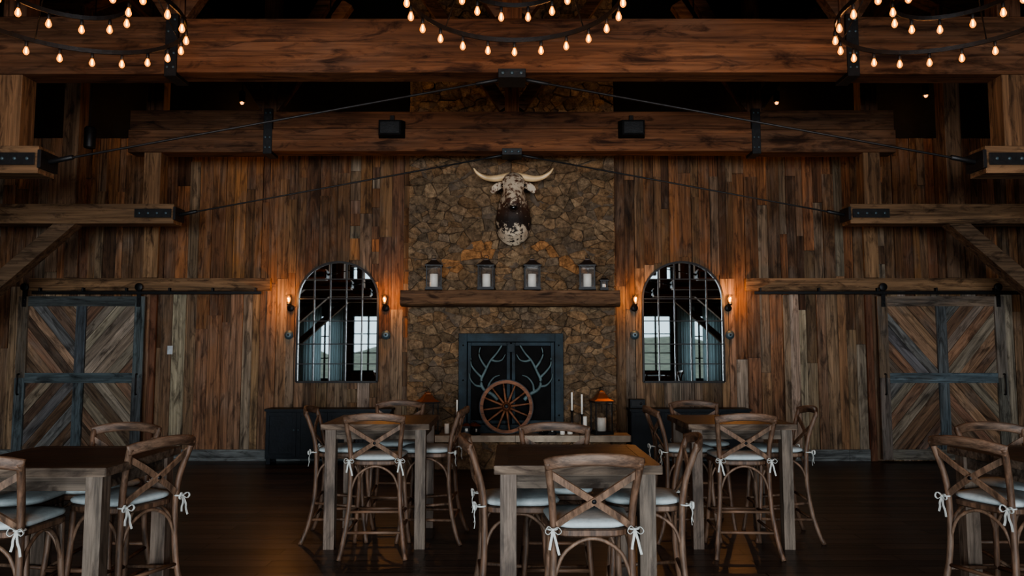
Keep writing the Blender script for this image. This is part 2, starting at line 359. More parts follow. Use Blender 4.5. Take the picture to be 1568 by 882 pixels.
# ------------------------------------------------------------------ chimney
CY=11.05
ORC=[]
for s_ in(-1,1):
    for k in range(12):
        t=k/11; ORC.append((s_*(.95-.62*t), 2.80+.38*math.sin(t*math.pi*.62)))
def stones(mb,x0,x1,z0,z1,y,size,depth=.05,asp=1.35,orange=False):
    pts=[]
    rows=int((z1-z0)/(size/asp)); cols=int((x1-x0)/size)
    for r_ in range(rows+1):
        for c_ in range(cols+1):
            if R()<.22: continue
            px=x0+(c_+.5*(r_%2)+U(-.5,.5))*size; pz=z0+(r_+.5+U(-.5,.5))*(size/asp)
            pts.append((px,pz*asp))
            if R()<.35: pts.append((px+U(-.5,.5)*size,(pz+U(-.5,.5)*size/asp)*asp))
    for i,p in enumerate(pts):
        poly=[(x0,z0*asp),(x1,z0*asp),(x1,z1*asp),(x0,z1*asp)]
        nb=sorted(((q[0]-p[0])**2+(q[1]-p[1])**2,j) for j,q in enumerate(pts) if j!=i and abs(q[0]-p[0])<3.2*size and abs(q[1]-p[1])<3.2*size)[:24]
        for d2,j in nb:
            if d2<1e-6: continue
            q=pts[j]; nx,ny=q[0]-p[0],q[1]-p[1]
            poly=clip(poly,nx,ny,(q[0]**2+q[1]**2-p[0]**2-p[1]**2)/2)
            if len(poly)<3: break
        if len(poly)<3: continue
        poly=[(a,b_/asp) for a,b_ in poly]
        cx=sum(a for a,_ in poly)/len(poly); cz=sum(b_ for _,b_ in poly)/len(poly)
        pp=[]
        for k in range(len(poly)):
            a=poly[k];b2=poly[(k+1)%len(poly)]
            L_=math.hypot(a[0]-b2[0],a[1]-b2[1])
            j=U(-.02,.06)
            pp.append((a[0]+(cx-a[0])*j,a[1]+(cz-a[1])*j))
            if L_<.03: continue
            nseg=3 if L_>.08 else 2
            for s_ in range(1,nseg):
                t=s_/nseg; j=U(-.07,.06); m=(a[0]*(1-t)+b2[0]*t,a[1]*(1-t)+b2[1]*t); pp.append((m[0]+(cx-m[0])*j,m[1]+(cz-m[1])*j))
        pp=[(min(x1,max(x0,cx+(a-cx)*.99)),cz+(b_-cz)*.985) for a,b_ in pp]
        n=len(pp)
        if n<3: continue
        d=depth*U(.4,1.2); tx=U(-.2,.2); tz=U(-.28,.12)
        k=U(.72,1.18)
        base=random.choice([(.27,.185,.115),(.22,.155,.10),(.29,.21,.135),(.20,.145,.095),(.26,.17,.10),(.19,.145,.105)])
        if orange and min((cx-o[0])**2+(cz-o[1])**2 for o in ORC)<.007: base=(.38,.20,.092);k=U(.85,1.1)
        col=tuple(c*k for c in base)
        vs=[(a,y,b_) for a,b_ in pp]+[(a,y-d*.72,b_) for a,b_ in pp]
        for a,b_ in pp:
            u=cx+(a-cx)*.9;v=cz+(b_-cz)*.87; vs.append((u,y-d+(u-cx)*tx+(v-cz)*tz+U(-.006,.006),v))
        vs.append((cx+U(-.01,.01),y-d-U(-.002,.006),cz))
        fs=[]
        for q in range(n):
            l=(q+1)%n; fs+=[(q,l,n+l,n+q),(n+q,n+l,2*n+l,2*n+q),(2*n+q,2*n+l,3*n)]
        mb.add(vs,fs,0,col)
mb=MB(); mb.box(-1.5,1.5,CY,YB-.04,0,8.0,1)
mb.box(-1.495,1.495,CY-.03,CY,.0,7.9,2)
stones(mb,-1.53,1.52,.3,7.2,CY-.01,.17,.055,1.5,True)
mb.build('stone_chimney',[m_stone,m_stone2,m_mortar])
mb=MB(); mb.box(-1.62,1.6,10.68,CY-.09,0,.38,1); mb.box(-1.615,1.595,10.66,10.68,0,.38,2)
stones(mb,-1.62,1.6,0,.385,10.67,.19,.05)
x=-1.68
while x<1.66:
    xe=min(x+U(.7,1.1),1.66); mb.box(x,xe-.004,10.58,CY-.085,.385,.475,3); x=xe
mb.build('hearth',[m_stone,m_stone2,m_mortar,m_slab],.004)
mb=MB(); sec=[(-.5,-.5),(-.1,-.53),(.35,-.47),(.5,-.35),(.48,.2),(.5,.5),(0,.49),(-.5,.5)]
pts=[(-1.6+3.16*i/24,10.84+U(-.008,.008),2.40+U(-.006,.006)) for i in range(25)]
mb.sweep(pts,.30,.225,(0,0,1),0,(.15,.08,.042),sec)
mb.build('mantel_shelf',[m_beamx],.01)
par=empty('fireplace_doors',(0,-.03,0))
mb=MB(); x0,x1,z0,z1=-.77,.74,.478,1.9; yF=10.90;yK=11.0
mb.box(x0,x1,yK-.03,yK,z0,z1,0)
def frame(a,b_,c,d,w,y0,y1,mat=0):
    mb.box(a,a+w,y0,y1,c,d,mat);mb.box(b_-w,b_,y0,y1,c,d,mat);mb.box(a+w,b_-w,y0,y1,c,c+w,mat);mb.box(a+w,b_-w,y0,y1,d-w,d,mat)
frame(x0,x1,z0,z1,.12,yF,yK-.03,1)
xm=(x0+x1)/2
frame(x0+.13,xm-.012,z0+.13,z1-.13,.05,yF+.01,yK-.035,1); frame(xm+.012,x1-.13,z0+.13,z1-.13,.05,yF+.01,yK-.035,1)
mb.box(xm-.05,xm+.05,yF-.02,yF+.02,z1-.27,z1-.15,1)
for sx in(-1,1):
    for k in range(3):
        mb.lathe([(.0,-.012),(.012,-.01),(.014,0)],(xm+sx*.69,yF,z0+.25+k*.5),8,0,axis='Y')
mb.build('doors',[m_dark,m_blue],.004,parent=par)
mb=MB()
for sx in(-1,1):
    ox=xm+sx*.33
    f=lambda x,z:(ox+sx*x,yF-.035,z)
    mb.tube(cr([f(-.14,.95),f(-.06,1.03),f(.06,1.10),f(.10,1.22),f(.04,1.36),f(-.03,1.50),f(-.13,1.62),f(-.2,1.73)],5),.026,8,0,taper=[1.15-.7*i/35 for i in range(36)])
    for T_ in ([f(.09,1.14),f(.18,1.16),f(.25,1.24),f(.27,1.33)],[f(.09,1.27),f(.18,1.36),f(.24,1.45),f(.245,1.55)],
               [f(.02,1.40),f(.09,1.50),f(.13,1.60),f(.11,1.70)],[f(-.05,1.52),f(-.12,1.50),f(-.2,1.52),f(-.25,1.60)],
               [f(.0,1.07),f(-.02,1.18),f(-.09,1.27),f(-.17,1.30)]):
        q=cr(T_,5); mb.tube(q,.020,8,0,taper=[1-.65*i/(len(q)-1) for i in range(len(q))])
mb.build('antlers',[m_antler],parent=par)
mb=MB(); wc=(.24,.10,.048)
ring=[(.35*math.cos(a),0,.35*math.sin(a)) for a in [2*math.pi*k/48 for k in range(48)]]
mb.sweep(ring,.045,.045,(0,1,0),0,wc,closed=True)
ring=[(.378*math.cos(a),0,.378*math.sin(a)) for a in [2*math.pi*k/48 for k in range(48)]]
mb.sweep(ring,.012,.05,(0,1,0),1,closed=True)
mb.lathe([(.03,-.1),(.045,-.09),(.05,-.04),(.062,-.02),(.062,.03),(.04,.07)],(0,0,0),20,0,(.2,.08,.04),axis='Y')
mb.lathe([(.02,-.115),(.03,-.11),(.032,-.09)],(0,0,0),16,1,axis='Y')
for k in range(12):
    a=2*math.pi*k/12+.13; c,s_=math.cos(a),math.sin(a)
    mb.tube([(c*.05,0,s_*.05),(c*.12,0,s_*.12),(c*.25,0,s_*.25),(c*.335,0,s_*.335)],.015,8,0,wc,taper=[1.2,1.1,.9,.85],up=(0,1,0))
o=mb.build('wagon_wheel',[m_wheel,m_iron],0,(-.08,10.72,.861)); o.rotation_euler=(math.radians(-9),0,0)

# ------------------------------------------------------------------ lanterns and candles
def lantern(w,h,roof,candles=((0,0,.5),)):
    mb=MB(); hw=w/2; b_=.03; eh=h*.68; p=.014
    mb.box(-hw-.01,hw+.01,-hw-.01,hw+.01,0,b_,0); mb.box(-hw+.01,hw-.01,-hw+.01,hw-.01,b_,b_+.012,0)
    for sx in(-1,1):
        for sy in(-1,1): mb.box(sx*hw-(p if sx>0 else 0),sx*hw+(0 if sx>0 else p),sy*hw-(p if sy>0 else 0),sy*hw+(0 if sy>0 else p),b_,eh,0)
    mb.box(-hw-.015,hw+.015,-hw-.015,hw+.015,eh,eh+.018,0)
    r2=math.sqrt(2)
    mb.lathe([((hw+.02)*r2,eh+.018),((hw*.72)*r2,eh+.05),(hw*.38*r2,h*.86),(hw*.3*r2,h*.87),(hw*.3*r2,h*.9),(.01,h*.93)],(0,0,0),4,1,rot=math.pi/4,smooth=False)
    mb.tube([(.03*math.cos(a),0,h*.955+.03*math.sin(a)) for a in [2*math.pi*k/16 for k in range(16)]],.004,6,0,closed=True,up=(0,1,0))
    for sx in(-1,1):
        mb.box(sx*(hw-.008)-.001,sx*(hw-.008)+.001,-hw+p,hw-p,b_,eh,3); mb.box(-hw+p,hw-p,sx*(hw-.008)-.001,sx*(hw-.008)+.001,b_,eh,3)
    for cx,cy,k in candles:
        ch=(eh-b_)*k; r_=w*.27 if len(candles)==1 else w*.13
        mb.lathe([(r_,0),(r_,ch-.004),(r_*.9,ch),(r_*.5,ch-.006)],(cx,cy,b_+.012),18,2); mb.tube([(cx,cy,b_+ch),(cx+.003,cy,b_+ch+.03)],.002,5,0,up=(1,0,0))
    return mb
mz=2.522
m_lroof=plain('lantern_roof',(.05,.035,.028),.5,.6,.2,40)
lm=lantern(.225,.50,0,((0,0,.62),)); L0=lm.build('mantel_lantern',[m_iron,m_lroof,m_candle,m_glass],0,(-1.13,10.81,mz),.10)
inst(L0,'mantel_lantern.001',(-.37,10.81,mz),-.08); inst(L0,'mantel_lantern.002',(.29,10.81,mz),.05); inst(L0,'mantel_lantern.003',(1.09,10.81,mz),-.12)
lantern(.10,.19,0).build('votive_lantern',[m_iron,m_lroof,m_candle,m_glass],0,(1.33,10.83,mz))
hz=.477
lantern(.25,.66,0,((0,0,.45),)).build('copper_lantern',[m_iron,m_copper,m_candle,m_glass],0,(1.27,10.78,hz),.2)
lantern(.25,.64,0,((0,0,.4),)).build('copper_lantern.001',[m_iron,m_copper,m_candle,m_glass],0,(-1.2,10.78,hz),.4)
def candle(name,x,y,h,r_,hold=False):
    mb=MB(); b0=0
    if hold:
        mb.lathe([(.045,0),(.045,.01),(.012,.02),(.012,hold),(.03,hold+.01),(.03,hold+.02)],(0,0,0),16,1); b0=hold+.02
    mb.lathe([(r_,b0),(r_,b0+h-.004),(r_*.85,b0+h),(r_*.4,b0+h-.005)],(0,0,0),16,0)
    mb.tube([(0,0,b0+h-.006),(.002,0,b0+h+.02)],.002,5,1,up=(1,0,0))
    mb.build(name,[m_candle,m_iron],0,(x,y,hz))
candle('pillar_candle',.82,10.76,.16,.04); candle('taper_candle',.99,10.74,.28,.014,.26); candle('taper_candle.001',.86,10.88,.26,.014,.3)
candle('pillar_candle.001',1.04,10.87,.24,.035); candle('taper_candle.002',-.78,10.76,.22,.013,.24); candle('pillar_candle.002',-.93,10.84,.14,.035)
candle('pillar_candle.003',.71,10.70,.08,.035)
for i,(x,y) in enumerate(((-.64,10.70),(-.54,10.80),(-.51,10.66),(.44,10.70),(.57,10.68))):
    lantern(.075,.15,0,((0,0,.6),)).build('votive_lantern.%03d'%(i+1),[m_iron,m_copper,m_candle,m_glass],0,(x,y,hz),.3*i)

# ------------------------------------------------------------------ longhorn
par=empty('mounted_longhorn_head',(0.02,CY-.05,3.6))
m_coat,nt,b=newmat('longhorn_coat'); N=nt.nodes.new; L=nt.links.new
tc=N('ShaderNodeTexCoord'); sp=N('ShaderNodeSeparateXYZ'); L(tc.outputs['Object'],sp.inputs[0])
mr=N('ShaderNodeMapRange'); mr.inputs['From Min'].default_value=-.45; mr.inputs['From Max'].default_value=.6; L(sp.outputs['Z'],mr.inputs['Value'])
ra=N('ShaderNodeValToRGB'); e=ra.color_ramp.elements; e[0].position=0;e[0].color=(.56,)*3+(1,); e[1].position=1;e[1].color=(.50,)*3+(1,)
for p,v in((.16,.55),(.27,.46),(.38,.33),(.47,.38),(.58,.51),(.8,.555)):
    q=e.new(p); q.color=(v,v,v,1)
L(mr.outputs[0],ra.inputs['Fac'])
n=N('ShaderNodeTexNoise'); n.inputs['Scale'].default_value=14; n.inputs['Detail'].default_value=6; n.inputs['Roughness'].default_value=.7; L(tc.outputs['Object'],n.inputs['Vector'])
cp=N('ShaderNodeMath'); cp.operation='SUBTRACT'; L(ra.outputs['Color'],cp.inputs[0]); L(n.outputs['Fac'],cp.inputs[1])
m2=N('ShaderNodeMath'); m2.operation='MULTIPLY_ADD'; m2.use_clamp=True; m2.inputs[1].default_value=16; m2.inputs[2].default_value=.5; L(cp.outputs[0],m2.inputs[0])
rb=N('ShaderNodeValToRGB'); rb.color_ramp.elements[0].position=.35;rb.color_ramp.elements[1].position=.65; rb.color_ramp.elements[0].color=(.014,.009,.007,1); rb.color_ramp.elements[1].color=(.09,.036,.018,1); L(mr.outputs[0],rb.inputs['Fac'])
mx=N('ShaderNodeMix'); mx.data_type='RGBA'; L(m2.outputs[0],mx.inputs['Factor']); L(rb.outputs['Color'],mx.inputs['A']); mx.inputs['B'].default_value=(.52,.43,.32,1)
L(mx.outputs['Result'],b.inputs['Base Color']); b.inputs['Roughness'].default_value=.7
n2=N('ShaderNodeTexNoise'); n2.inputs['Scale'].default_value=90; L(tc.outputs['Object'],n2.inputs['Vector']); bp=N('ShaderNodeBump'); bp.inputs['Strength'].default_value=.4; bp.inputs['Distance'].default_value=.01; L(n2.outputs['Fac'],bp.inputs['Height']); L(bp.outputs['Normal'],b.inputs['Normal'])
mb=MB()
mb.loft([(0,0,-.10),(0,-.12,-.04),(0,-.24,.10),(0,-.36,.25),(0,-.45,.36)],[.265,.26,.23,.175,.13],[.38,.35,.28,.20,.13])
mb.loft([(0,-.36,.52),(0,-.42,.50),(0,-.52,.42),(0,-.62,.31),(0,-.73,.18),(0,-.82,.07),(0,-.87,.01)],[.08,.14,.17,.15,.115,.115,.08],[.05,.10,.13,.125,.10,.09,.055])
mb.loft([(0,-.50,.26),(0,-.62,.14),(0,-.74,.03),(0,-.80,-.01)],[.10,.095,.08,.055],[.07,.06,.05,.035])
for s_ in(-1,1):
    mb.loft([(s_*.07,-.58,.46),(s_*.12,-.60,.39),(s_*.125,-.66,.33)],[.03,.05,.02],[.03,.045,.02])
    pts=cr([(s_*.13,-.42,.42),(s_*.2,-.43,.40),(s_*.27,-.44,.35),(s_*.31,-.44,.29)],4)
    mb.sweep(pts,.035,.11,(0,0,1),0,sec=[(math.cos(2*math.pi*k/10)*.5,math.sin(2*math.pi*k/10)*.5) for k in range(10)],smooth=True,taper=[.5+.6*math.sin(math.pi*min(1,i/(len(pts)-1)*.92+.05)) for i in range(len(pts))])
h=mb.build('head_and_neck',[m_coat],parent=par)
rm=h.modifiers.new('remesh','REMESH'); rm.mode='VOXEL'; rm.voxel_size=.011; rm.use_smooth_shade=True
sm=h.modifiers.new('smooth','SMOOTH'); sm.iterations=6; sm.factor=.5
mb=MB()
for s_ in(-1,1):
    pts=cr([(s_*.05,-.40,.545),(s_*.16,-.42,.52),(s_*.29,-.45,.495),(s_*.41,-.49,.505),(s_*.51,-.52,.56),(s_*.565,-.53,.63)],6)
    n_=len(pts); mb.tube(pts,.054,12,0,taper=[1.05-.93*(i/(n_-1))**1.6 for i in range(n_)],up=(0,1,0))
mb.build('horns',[m_horn],parent=par)
mb=MB()
for s_ in(-1,1):
    mb.lathe([(.003,-.02),(.015,-.016),(.021,0),(.015,.016),(.003,.02)],(s_*.155,-.63,.36),12,0)
    mb.lathe([(.003,-.012),(.016,-.006),(.018,0),(.014,.008),(.003,.012)],(s_*.052,-.882,.045),12,0)
mb.loft([(0,-.86,.02),(0,-.885,.0),(0,-.88,-.025)],[.05,.055,.03],[.02,.025,.015])
mb.build('eyes_and_nose',[m_eye],parent=par)

# ------------------------------------------------------------------ mirrors
def mirror(cx):
    w=1.22;z0=1.18;zt=3.0;r_=w/2; zc=zt-r_*.92
    arc=[(math.cos(a)*r_,zc+math.sin(a)*r_*.92) for a in [math.pi*k/24 for k in range(25)]]
    outl=[(r_,z0)]+arc+[(-r_,z0)]
    mb=MB(); n=len(outl)
    mb.add([(x,-.02,z) for x,z in outl],[tuple(range(n))],1)
    mb.add([(x,-.015,z) for x,z in outl]+[(x,0,z) for x,z in outl],[tuple(range(n,2*n))]+[(i,(i+1)%n,n+(i+1)%n,n+i) for i in range(n)],0)
    o2=[(x,-.035,z) for x,z in outl]
    for i in range(n):
        mb.bar(o2[i],o2[(i+1)%n],.03,.035,(0,1,0),0)
    hz_=lambda x: zc+math.sqrt(max(0,r_*r_-x*x))*.92
    for k in range(1,5):
        x=-r_+w*k/5; mb.box(x-.008,x+.008,-.045,-.025,z0,hz_(x)); 
    for z in(1.45,1.75,2.1,zc):
        mb.box(-r_,r_,-.044,-.026,z-.007,z+.007)
    z=zc+.3; xx=math.sqrt(r_*r_-(.3/.92)**2); mb.box(-xx,xx,-.044,-.026,z-.007,z+.007)
    return mb.build('arched_mirror',[m_iron,m_mirror],0,(cx,YB-.045,0))
mirror(-2.65); mirror(2.6)
def sconce(x):
    mb=MB()
    mb.lathe([(.05,-.02),(.055,-.01),(.055,0)],(0,0,-.08),16,0,axis='Y')
    mb.tube(cr([(0,-.01,-.08),(0,-.07,-.09),(0,-.11,-.06),(0,-.11,-.03)],4),.009,8,0,up=(1,0,0))
    mb.lathe([(.028,-.045),(.032,-.02),(.03,-.005)],(0,-.11,0),14,0)
    mb.lathe([(.012,-.005),(.02,.012),(.03,.045),(.028,.065),(.015,.085),(.004,.09)],(0,-.11,0),14,1)
    mb.lathe([(.006,.008),(.012,.02),(.014,.05),(.006,.07)],(0,-.11,0),8,3)
    mb.lathe([(.032,-.005),(.055,.03),(.06,.12),(.058,.12),(.05,.03)],(0,-.11,0),18,2)
    o=mb.build('wall_sconce',[m_iron,m_bulb,m_glass,m_filament],0,(x,YB-.04,2.38))
    ld=bpy.data.lights.new('sconce_light','POINT'); ld.energy=17; ld.color=(1,.42,.12); ld.shadow_soft_size=.03
    lo=bpy.data.objects.new('lamp',ld); SC.collection.objects.link(lo); lo.parent=o; lo.location=(0,-.23,.06)
    return o
for x in(-3.38,-1.93,1.87,3.3): sconce(x)
m_pat=plain('patina_metal',(.06,.09,.105),.5,.4)
for i,x in enumerate((-1.92,1.87,-3.4,3.32)):
    mb=MB(); mb.lathe([(.03,-.03),(.045,-.028),(.05,-.012),(.065,-.01),(.07,0)],(0,0,0),24,0,axis='Y'); mb.lathe([(.008,-.045),(.014,-.04),(.014,-.028)],(0,0,0),12,1,axis='Y')
    mb.build('wall_medallion',[m_pat,m_iron],0,(x,YB-.04,1.89))
mb=MB(); mb.box(-.04,.04,-.01,0,-.065,.065,0); mb.box(-.008,.008,-.02,-.01,-.02,.02,0); mb.build('light_switch',[plain('switch_plate',(.35,.38,.4),.4)],.003,(-5.2,YB-.04,1.66))

# ------------------------------------------------------------------ barn doors
def barn_door(x0,x1,name,BL):
    mb=MB(); z0,z1=.035,2.47; y0,y1=YB-.17,YB-.105
    mb.box(x0+.01,x1-.01,y1-.02,y1,z0+.01,z1-.01,0,(.05,.03,.02))
    w=.15; xm=(x0+x1)/2; zm=(z0+z1)/2-.01
    BM=[((.085,.115,.13),3),((.07,.095,.105),2)]
    def vb(a,b_,c,d,P_=BL): mb.box(a,b_,y0,y0+.03,c,d,0,pick(P_))
    vb(x0,x0+w,z0,zm);vb(x0,x0+w,zm+.002,z1);vb(x1-w,x1,z0,zm);vb(x1-w,x1,zm+.002,z1)
    for c,d,P_ in((z0,z0+w,BL),(zm-w/2,zm+w/2,BM),(z1-w,z1,BL)): mb.box(x0+w,x1-w,y0-.002,y0+.028,c,d,2,pick(P_))
    vb(xm-w/2,xm+w/2,z0+w,zm-w/2,BM);vb(xm-w/2,xm+w/2,zm+w/2,z1-w)
    DG=[((.22,.13,.08),4),((.15,.088,.055),3),((.24,.195,.145),3.5),((.13,.13,.125),1.2),((.27,.17,.105),2),((.115,.072,.05),2)]
    for (a,b_,c,d,s_) in((x0+w,xm-w/2,zm+w/2,z1-w,-1),(xm+w/2,x1-w,zm+w/2,z1-w,1),(x0+w,xm-w/2,z0+w,zm-w/2,1),(xm+w/2,x1-w,z0+w,zm-w/2,-1)):
        th=math.radians(50)*s_; nx,nz=-math.sin(th),math.cos(th)
        pr=[nx*p+nz*q for p in(a,b_) for q in(c,d)]; t=min(pr)
        while t<max(pr):
            pw=U(.12,.17); poly=[(a,c),(b_,c),(b_,d),(a,d)]
            poly=clip(poly,nx,nz,t+pw-.004); poly=clip(poly,-nx,-nz,-(t+.002)) if len(poly)>2 else []
            if len(poly)>2:
                n=len(poly); ty=U(.008,.02)
                mb.add([(p,y1-.02-ty,q) for p,q in poly]+[(p,y1-.018,q) for p,q in poly],[tuple(range(n))]+[(i,(i+1)%n,n+(i+1)%n,n+i) for i in range(n)],1 if s_>0 else 4,pick(DG))
            t+=pw
    for hx in(x0+.09,x1-.09):
        mb.box(hx-.03,hx+.03,y0-.012,y0,z1-.16,z1+.16,3)
        mb.lathe([(.055,-.012),(.06,-.008),(.06,.008),(.055,.012)],(hx,y0-.02,z1+.14),20,3,axis='Y')
        for dz in(-.12,-.05): mb.lathe([(.004,-.02),(.012,-.016),(.014,-.012)],(hx,y0,z1+dz),8,3,axis='Y')
    for hx in(x1-.07,x0+.07):
        mb.tube(cr([(hx,y0,1.0),(hx,y0-.05,1.02),(hx,y0-.05,1.28),(hx,y0,1.3)],4),.01,8,3,up=(1,0,0))
    mb.build(name,[m_door,m_dda,m_doorx,m_iron,m_ddb])
barn_door(-7.46,-5.55,'door_1',[((.085,.105,.115),3),((.07,.08,.085),2),((.13,.135,.13),1),((.13,.10,.07),1.2)])
barn_door(5.52,7.44,'door_2',[((.18,.155,.13),3),((.10,.11,.11),1.5),((.15,.11,.075),2)])
for nm,a,b_ in(('sliding_door_track',-7.35,-3.68),('sliding_door_track',3.56,8.4)):
    mb=MB(); mb.box(a,b_,YB-.12,YB-.04,2.56,2.75,0,(.20,.12,.065)); mb.box(a+.1,b_-.1,YB-.20,YB-.185,2.5,2.545,1)
    for k in range(6):
        x=a+.2+(b_-a-.4)*k/5; mb.box(x-.012,x+.012,YB-.186,YB-.12,2.51,2.6,1)
    mb.build(nm,[m_beamx,m_iron],.004)
def cabinet(a,b_):
    mb=MB(); H=.80; y0,y1=YB-.42,YB-.075
    mb.box(a,b_,y0,y1,H-.035,H,0); mb.box(a+.02,b_-.02,y0+.02,y1,.08,H-.035,0)
    for x in(a+.03,b_-.09):
        for y in(y0+.03,y1-.08): mb.box(x,x+.06,y,y+.05,0,.08,0)
    n=4; w=(b_-a-.04)/n
    for k in range(n):
        p=a+.02+k*w+.008;q=p+w-.016
        for A in((p,p+.05,.1,H-.05),(q-.05,q,.1,H-.05),(p+.05,q-.05,.1,.15),(p+.05,q-.05,H-.1,H-.05)): mb.box(A[0],A[1],y0+.003,y0+.02,A[2],A[3],0)
        kx=q-.025 if k%2==0 else p+.025
        mb.lathe([(.005,-.03),(.014,-.026),(.014,-.016),(.006,-.01),(.006,.004)],(kx,y0,.5),12,1,axis='Y')
    mb.build('sideboard_cabinet',[m_navy,m_pat],.004)
cabinet(-3.62,-1.76); cabinet(1.72,3.5)
mb=MB(); mb.box(-.11,.11,-.08,.08,0,.13,0); mb.box(-.09,.09,-.085,-.08,.02,.11,1); mb.lathe([(.01,-.1),(.02,-.095),(.02,-.085)],(.05,0,.065),10,1,axis='Y'); mb.build('radio_box',[m_navy,m_iron],.005,(1.86,11.3,.802))

# ------------------------------------------------------------------ trusses
BC=(.15,.062,.028); BD=(.12,.062,.036)
def truss():
    mb=MB(); D=.13
    mb.box(-3.34,3.34,-D,D,4.37,4.68,0,BC); mb.box(-3.34,3.34,-D+.035,D-.035,4.695,4.93,0,(.12,.050,.023))
    mb.box(-3.34,3.34,-D+.06,D-.06,4.67,4.70,0,(.02,.012,.008))
    for s_ in(-1,1):
        a,b_=sorted((s_*3.345,s_*5.25)); mb.box(a,b_,-D,D,4.355,4.665,0,(.115,.053,.026)); mb.box(a,b_,-D+.035,D-.035,4.68,4.95,0,(.10,.048,.024))
        a,b_=s_*3.34-.06,s_*3.34+.06
        mb.box(a,b_,-D-.012,D+.012,4.33,4.96,2)
        for z in(4.42,4.56,4.78,4.9):
            for x in(a+.03,b_-.03): mb.lathe([(.008,-.022),(.014,-.018),(.014,-.01)],(x,-D,z),6,3,axis='Y')
        a,b_=sorted((s_*4.59,s_*8.93)); mb.box(a,b_,-D,D,3.37,3.64,0,(.165,.098,.053))
        mb.box(*sorted((s_*4.62,s_*5.12)),-D-.012,-D+.001,3.45,3.57,2)
        mb.box(*sorted((s_*4.62,s_*5.12)),D-.001,D+.012,3.45,3.57,2)
        mb.box(*sorted((s_*4.56,s_*4.595)),-D-.012,D+.012,3.42,3.6,2)
        for k in range(4): mb.lathe([(.01,-.026),(.018,-.022),(.02,-.01)],(s_*(4.69+.12*k),-D,3.51),6,3,axis='Y')
        mb.box(*sorted((s_*4.80,s_*5.03)),-D+.02,D-.02,3.64,4.355,1,(.18,.1,.052)); mb.box(*sorted((s_*4.80,s_*5.03)),-D+.03,D-.03,4.95,6.95,1,BD)
        mb.box(*sorted((s_*5.94,s_*6.16)),-D+.02,D-.02,3.64,6.55,1,(.15,.085,.048))
        mb.box(*sorted((s_*3.24,s_*3.44)),-.1,.1,4.93,7.6,1,BD)
        mb.box(*sorted((s_*8.3,s_*8.6)),-.15,.15,0,5.55,1,(.15,.085,.045))
        mb.bar((s_*6.0,0,3.45),(s_*8.4,0,1.3),.2,.2,(0,1,0),0,(.12,.075,.045))
        mb.bar((s_*8.85,0,5.38),(s_*.0,0,9.0),.24,.26,(0,1,0),0,BD)
        for p,q in(((.1,5.0),(1.4,6.9)),((3.3,5.0),(2.3,6.5)),((3.4,5.0),(4.3,6.4)),((1.7,8.2),(3.3,5.3))):
            mb.bar((s_*p[0],0,p[1]),(s_*q[0],0,q[1]),.16,.14,(0,1,0),0,BD)
        mb.tube([(s_*4.60,0,3.51),(s_*4.45,0,3.535),(s_*.12,0,4.345)],.012,8,2,up=(0,1,0))
        mb.tube([(s_*4.57,0,3.51),(s_*4.33,0,3.56)],.026,8,2,up=(0,1,0))
        mb.tube([(s_*.36,0,4.30),(s_*.1,0,4.35)],.02,8,2,up=(0,1,0))
    mb.box(-.1,.1,-.1,.1,4.93,8.9,1,BC)
    mb.box(-.135,.135,-D-.012,D+.012,4.315,4.405,2)
    for x in(-.09,0,.09): mb.lathe([(.01,-.026),(.018,-.022),(.02,-.01)],(x,-D,4.36),6,3,axis='Y')
    return mb.build('timber_truss',[m_beamx,m_beamz,m_steel,m_pat],0,(0,10.2,0))
T=truss(); bv=T.modifiers.new('bevel','BEVEL'); bv.width=.008;bv.segments=1;bv.limit_method='ANGLE'
for k,y in enumerate((7.28,4.36,1.44,-1.48,-4.4)): inst(T,'timber_truss.%03d'%(k+1),(0,y,0))
for x in(-1.64,1.63):
    mb=MB(); vs=[(-.18,0,0),(.18,0,0),(.15,-.2,.0),(-.15,-.2,0),(-.18,0,.24),(.18,0,.24),(.15,-.2,.2),(-.15,-.2,.2)]
    mb.add(vs,[(0,3,2,1),(4,5,6,7),(0,1,5,4),(1,2,6,5),(2,3,7,6),(3,0,4,7)],0)
    mb.box(-.13,.13,-.21,-.2,.02,.18,1); mb.box(-.03,.03,-.02,.005,.22,.32,1)
    mb.build('wall_speaker',[m_dark,m_iron],.008,(x,10.06,4.54))
mb=MB(); mb.lathe([(.06,0),(.065,.01),(.065,.24),(.05,.26),(.01,.27)],(0,0,0),20,0); mb.tube([(0,0,.26),(0,0,2.4)],.005,6,0,up=(1,0,0)); mb.lathe([(.045,-.004),(.05,.002)],(0,0,0),16,0)
mb.build('pendant_spotlight',[m_iron],0,(-5.16,9.0,4.12))
for i,(x,y,z) in enumerate(((-4.05,11.0,5.36),(3.97,11.0,5.36),(-6.3,10.7,5.45),(6.1,10.8,5.4))):
    mb=MB(); mb.lathe([(.012,-.03),(.022,-.02),(.026,0)],(0,0,0),14,1); mb.lathe([(.042,0),(.045,.02),(.045,.16),(.02,.18)],(0,0,0),14,0); mb.tube([(0,0,.17),(0,0,1.2)],.006,6,0,up=(1,0,0))
    o=mb.build('ceiling_spotlight',[m_iron,m_spot],0,(x,y,z))
    ld=bpy.data.lights.new('spot_light','POINT'); ld.energy=12; ld.color=(1,.5,.2); ld.shadow_soft_size=.02
    lo=bpy.data.objects.new('lamp',ld); SC.collection.objects.link(lo); lo.parent=o; lo.location=(0,0,-.06)
